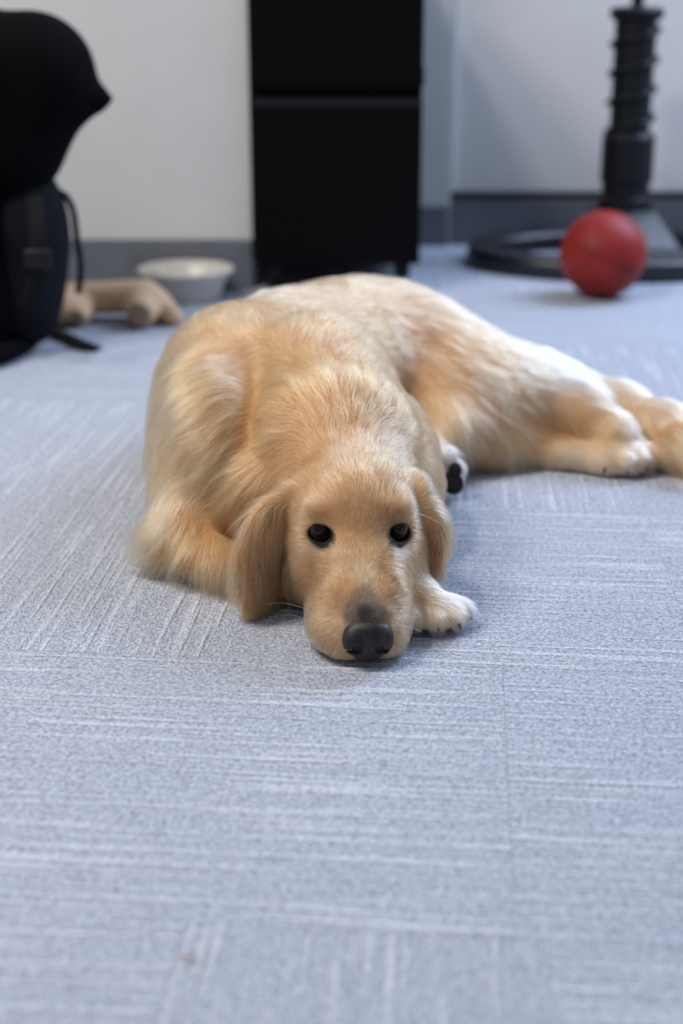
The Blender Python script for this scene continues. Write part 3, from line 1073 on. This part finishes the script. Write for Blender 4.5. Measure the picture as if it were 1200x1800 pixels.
def vnoise(P, sc, seed):
    """smooth 3D value noise, -1..1"""
    r = np.random.default_rng(seed).random((32, 32, 32)) * 2 - 1
    q = P * sc + 100.0
    i = np.floor(q).astype(int); f = q - i; f = f * f * (3 - 2 * f)
    i %= 32; j = (i + 1) % 32
    o = 0
    for a in (0, 1):
        for b in (0, 1):
            for c in (0, 1):
                wx = f[:, 0] if a else 1 - f[:, 0]; wy = f[:, 1] if b else 1 - f[:, 1]; wz = f[:, 2] if c else 1 - f[:, 2]
                o = o + wx * wy * wz * r[(j if a else i)[:, 0], (j if b else i)[:, 1], (j if c else i)[:, 2]]
    return o


longk = np.clip((Lv - .012) / .022, 0, 1)
# locks: direction drifts with position, more on the long coat
turn = vnoise(R0, 55, 1) * (.12 + .35 * longk) + vnoise(R0, 160, 2) * (.10 + .20 * longk) + rng.normal(0, .10, N)
Dv = Dv * np.cos(turn)[:, None] + S_ * np.sin(turn)[:, None]
S_ = np.cross(NN, Dv)
Lv = Lv * (1 + .25 * vnoise(R0, 90, 3)) * rng.uniform(.72, 1.12, N)
Av = Av * (1 + .5 * vnoise(R0, 70, 4)) + rng.normal(0, .05, N)
NP = 7
t = np.linspace(0, 1, NP)
phi = Av[:, None] * (1.0 - .75 * t[None])
ds = Lv / (NP - 1)
step = Dv[:, None, :] * np.cos(phi)[..., None] + NN[:, None, :] * np.sin(phi)[..., None]
step[:, :, 2] -= (.42 * longk)[:, None] * t[None] ** 1.2                # weight of the long hair
step -= NN[:, None, :] * (.18 * longk[:, None] * t[None])[..., None]
step /= np.linalg.norm(step, axis=2, keepdims=True)
PTS = R0[:, None, :] + np.concatenate([np.zeros((N, 1, 3)), np.cumsum(step[:, 1:] * ds[:, None, None], 1)], 1)
# clumping towards lock centres
nc = max(200, N // 34)
ci = rng.choice(N, nc, replace=False)
kd = KDTree(nc)
for k, i in enumerate(ci):
    kd.insert(R0[i], k)
kd.balance()
near = np.array([kd.find(p)[1] for p in R0])
leader = ci[near]
dist = np.linalg.norm(R0 - R0[leader], axis=1)
cs = (.22 + .58 * longk) * np.clip(1 - dist / .02, 0, 1) * rng.uniform(.6, 1.1, N)
PTS = PTS + (PTS[leader] - PTS) * (cs[:, None] * t[None] ** 1.4)[..., None]
# stray waves
wv = np.sin(t[None] * (3 + 2 * rng.random((N, 1))) + rng.random((N, 1)) * 6.28) * (.0012 * longk)[:, None]
PTS += S_[:, None, :] * (wv * t[None])[..., None]
PTS[:, :, 2] = np.maximum(PTS[:, :, 2], .0008 + .0015 * rng.random((N, 1)))
# colours
Cv = pigment(R0, Cv)
ctone = rng.normal(0, .13, nc)[near]
tone = 1 + .14 * vnoise(R0, 60, 5) * (.4 + .6 * longk) + .12 * vnoise(R0, 190, 6) + ctone + rng.normal(0, .13, N)
light = (rng.random(N) < .10 * longk)
Cv = np.clip(Cv * tone[:, None], .004, .93)
Cv[light] = Cv[light] * .55 + np.array((.80, .66, .48)) * .45
rad0 = (.000062 + .000040 * longk) / math.sqrt(FUR_DENSITY) * rng.uniform(.75, 1.2, N)
rad = rad0[:, None] * (1 - .82 * t[None] ** 1.6)


def hair_object(name, P, rad, colr, mat, parent):
    n, m = P.shape[:2]
    hc = bpy.data.hair_curves.new(name)
    hc.add_curves([m] * n)
    hc.attributes['position'].data.foreach_set('vector', (P - OFF).astype(np.float32).ravel())
    ra = hc.attributes.get('radius') or hc.attributes.new('radius', 'FLOAT', 'POINT')
    ra.data.foreach_set('value', rad.astype(np.float32).ravel())
    ca = hc.attributes.new('hcol', 'FLOAT_COLOR', 'CURVE')
    ca.data.foreach_set('color', np.concatenate([colr, np.ones((n, 1))], 1).astype(np.float32).ravel())
    hc.materials.append(mat)
    o = bpy.data.objects.new(name, hc)
    COL.objects.link(o)
    o.parent = parent
    return o


def hair_mat(name, rough=.28, rrough=.4):
    m = bpy.data.materials.new(name)
    m.use_nodes = True
    nt = m.node_tree
    nt.nodes.remove(nt.nodes['Principled BSDF'])
    h = nt.nodes.new('ShaderNodeBsdfHairPrincipled')
    h.parametrization = 'COLOR'
    h.inputs['Roughness'].default_value = rough
    h.inputs['Radial Roughness'].default_value = rrough
    if 'Coat' in h.inputs: h.inputs['Coat'].default_value = 0.0
    a = nt.nodes.new('ShaderNodeAttribute'); a.attribute_name = 'hcol'
    nt.links.new(a.outputs['Color'], h.inputs['Color'])
    nt.links.new(h.outputs[0], nt.nodes['Material Output'].inputs['Surface'])
    return m


HM = hair_mat('dog_coat_hair')
fur = hair_object('fur', PTS, rad, Cv, HM, dog)
fur['kind'] = 'stuff'
print('strands', N)

# ---- nose
nt = NT('nose_leather')
tc = nt.n('ShaderNodeTexCoord')
vo = nt.n('ShaderNodeTexVoronoi', i_Scale=900.0)
nt.l(tc.outputs['Object'], vo.inputs['Vector'])
nz = nt.n('ShaderNodeTexNoise', i_Scale=70.0, i_Detail=2.0)
nt.l(tc.outputs['Object'], nz.inputs['Vector'])
r_ = ramp(nt, [(.40, (.012, .011, .012)), (.70, (.050, .034, .031))])
nt.l(nz.outputs['Fac'], r_.inputs['Fac']); nt.l(r_.outputs['Color'], nt.b.inputs['Base Color'])
bp = nt.n('ShaderNodeBump', i_Strength=.35, i_Distance=.0004)
nt.l(vo.outputs['Distance'], bp.inputs['Height']); nt.l(bp.outputs['Normal'], nt.b.inputs['Normal'])
sset(nt.b, Roughness=.5)
nt.b.inputs['Specular IOR Level'].default_value = .35
me_nose, _, _ = build_nose()
me_nose.transform(DOGM)
nose = obj('nose', me_nose, nt.m, dog)

# ---- eyes
nt = NT('dog_eye')
tc = nt.n('ShaderNodeTexCoord')
sp = nt.n('ShaderNodeSeparateXYZ'); nt.l(tc.outputs['Object'], sp.inputs[0])
dv = nt.n('ShaderNodeMath', operation='DIVIDE', i_1=EYE_R); nt.l(sp.outputs['Z'], dv.inputs[0])
r_ = ramp(nt, [(.55, (.10, .055, .05)), (.66, (.025, .012, .010)), (.70, (.030, .015, .008)), (.86, (.018, .009, .005)), (.90, (.002, .002, .002))])
nt.l(dv.outputs[0], r_.inputs['Fac']); nt.l(r_.outputs['Color'], nt.b.inputs['Base Color'])
sset(nt.b, Roughness=.04)
nt.b.inputs['Specular IOR Level'].default_value = .28
nt.b.inputs['Coat Roughness'].default_value = .02
for e in EYE:
    bm = bmesh.new(); bmesh.ops.create_uvsphere(bm, u_segments=40, v_segments=24, radius=EYE_R)
    o = obj('eye', mesh_from_bm('eye', bm), nt.m, dog)
    o.location = Vector(e) - Vector(OFF)
    gaze = Vector((-.05, -1, .42))
    o.rotation_euler = gaze.to_track_quat('Z', 'Y').to_euler()

# ---- paw pads and claws
pad_m = simple_mat('paw_pad', (.012, .012, .014), .7, .3, .2, 400, .5)
for p_, n_, r in PADS:
    bm = bmesh.new(); bmesh.ops.create_uvsphere(bm, u_segments=20, v_segments=12, radius=1)
    Rm = Vector(n_).to_track_quat('Z', 'Y').to_matrix()
    for v in bm.verts:
        v.co = Rm @ Vector((v.co.x * r, v.co.y * r * 1.1, v.co.z * .0045))
    o = obj('paw_pad', mesh_from_bm('paw_pad', bm), pad_m, dog)
    o.location = Vector(p_ + n_ * .001) - Vector(OFF)
bm = bmesh.new(); bmesh.ops.create_uvsphere(bm, u_segments=24, v_segments=12, radius=1)
for v in bm.verts:
    v.co = Vector((v.co.x * .024, v.co.y * .016, v.co.z * .006))
o = obj('paw_pad', mesh_from_bm('paw_pad', bm), pad_m, dog)
o.location = Vector((.088, 1.266, .0065)) - Vector(OFF)
claw_m = simple_mat('claw_horn', (.055, .030, .022), .35, .5)


def claw(base, tip, r):
    a, b = Vector(base), Vector(tip)
    mid = (a + b) / 2 + Vector((0, 0, .0022))
    pth = catmull([a, mid, b], 6)
    bm = sweep_bm([p - Vector(OFF) for p in pth], circ(r, 10), scale=[1 - .8 * (k / (len(pth) - 1)) ** 1.5 for k in range(len(pth))])
    obj('claw', mesh_from_bm('claw', bm), claw_m, dog)


for b_, t_ in (((.124, 1.278, .012), (.133, 1.273, .003)), ((.113, 1.257, .012), (.118, 1.249, .003)), ((.093, 1.251, .012), (.094, 1.242, .003)), ((.070, 1.252, .012), (.069, 1.243, .003))):
    claw(b_, Vector(b_) * .55 + Vector(t_) * .45, .0026)
for tx, ty in ((.345, 1.752), (.364, 1.746), (.383, 1.752), (.398, 1.768)):
    d_ = (Vector((tx, ty, 0)) - Vector((.360, 1.785, 0))).normalized()
    claw(Vector((tx, ty, .016)) + d_ * .014, Vector((tx, ty, .007)) + d_ * .021, .003)

# ---- whiskers
wh = []
for (x0, y0, x1, y1, bend) in ((545, 1075, 468, 1062, -14), (538, 1092, 500, 1082, -10), (540, 1105, 505, 1108, 4), (535, 1065, 480, 1042, -8), (552, 1090, 497, 1095, -8),
                               (706, 1062, 728, 1040, 4), (708, 1080, 735, 1085, 3), (704, 1100, 742, 1112, -5), (708, 1070, 722, 1098, 3),
                               (722, 898, 780, 925, -6), (534, 905, 508, 880, -4), (548, 900, 532, 872, -3), (560, 940, 566, 915, 3)):
    h_ = hit(x0, y0)
    if h_ is None:
        continue
    p0 = h_[0]
    Yt = p0[1] + (.0 if abs(x1 - x0) < 30 else -.004)
    p1 = np.array(G(x1, y1, Y=Yt))
    pm = np.array(G((x0 + x1) / 2, (y0 + y1) / 2 + bend, Y=(p0[1] + Yt) / 2 - .006))
    tt = np.linspace(0, 1, 10)[:, None]
    wh.append((1 - tt) ** 2 * p0 + 2 * tt * (1 - tt) * pm + tt ** 2 * p1)
wh = np.array(wh)
wh[:, :, 2] = np.maximum(wh[:, :, 2], .001)
wr_ = np.tile(.00022 * (1 - .75 * np.linspace(0, 1, 10)), (len(wh), 1))
w_o = hair_object('whiskers', wh, wr_, np.tile(np.array((.85, .80, .72)), (len(wh), 1)), HM, dog)
w_o['kind'] = 'stuff'
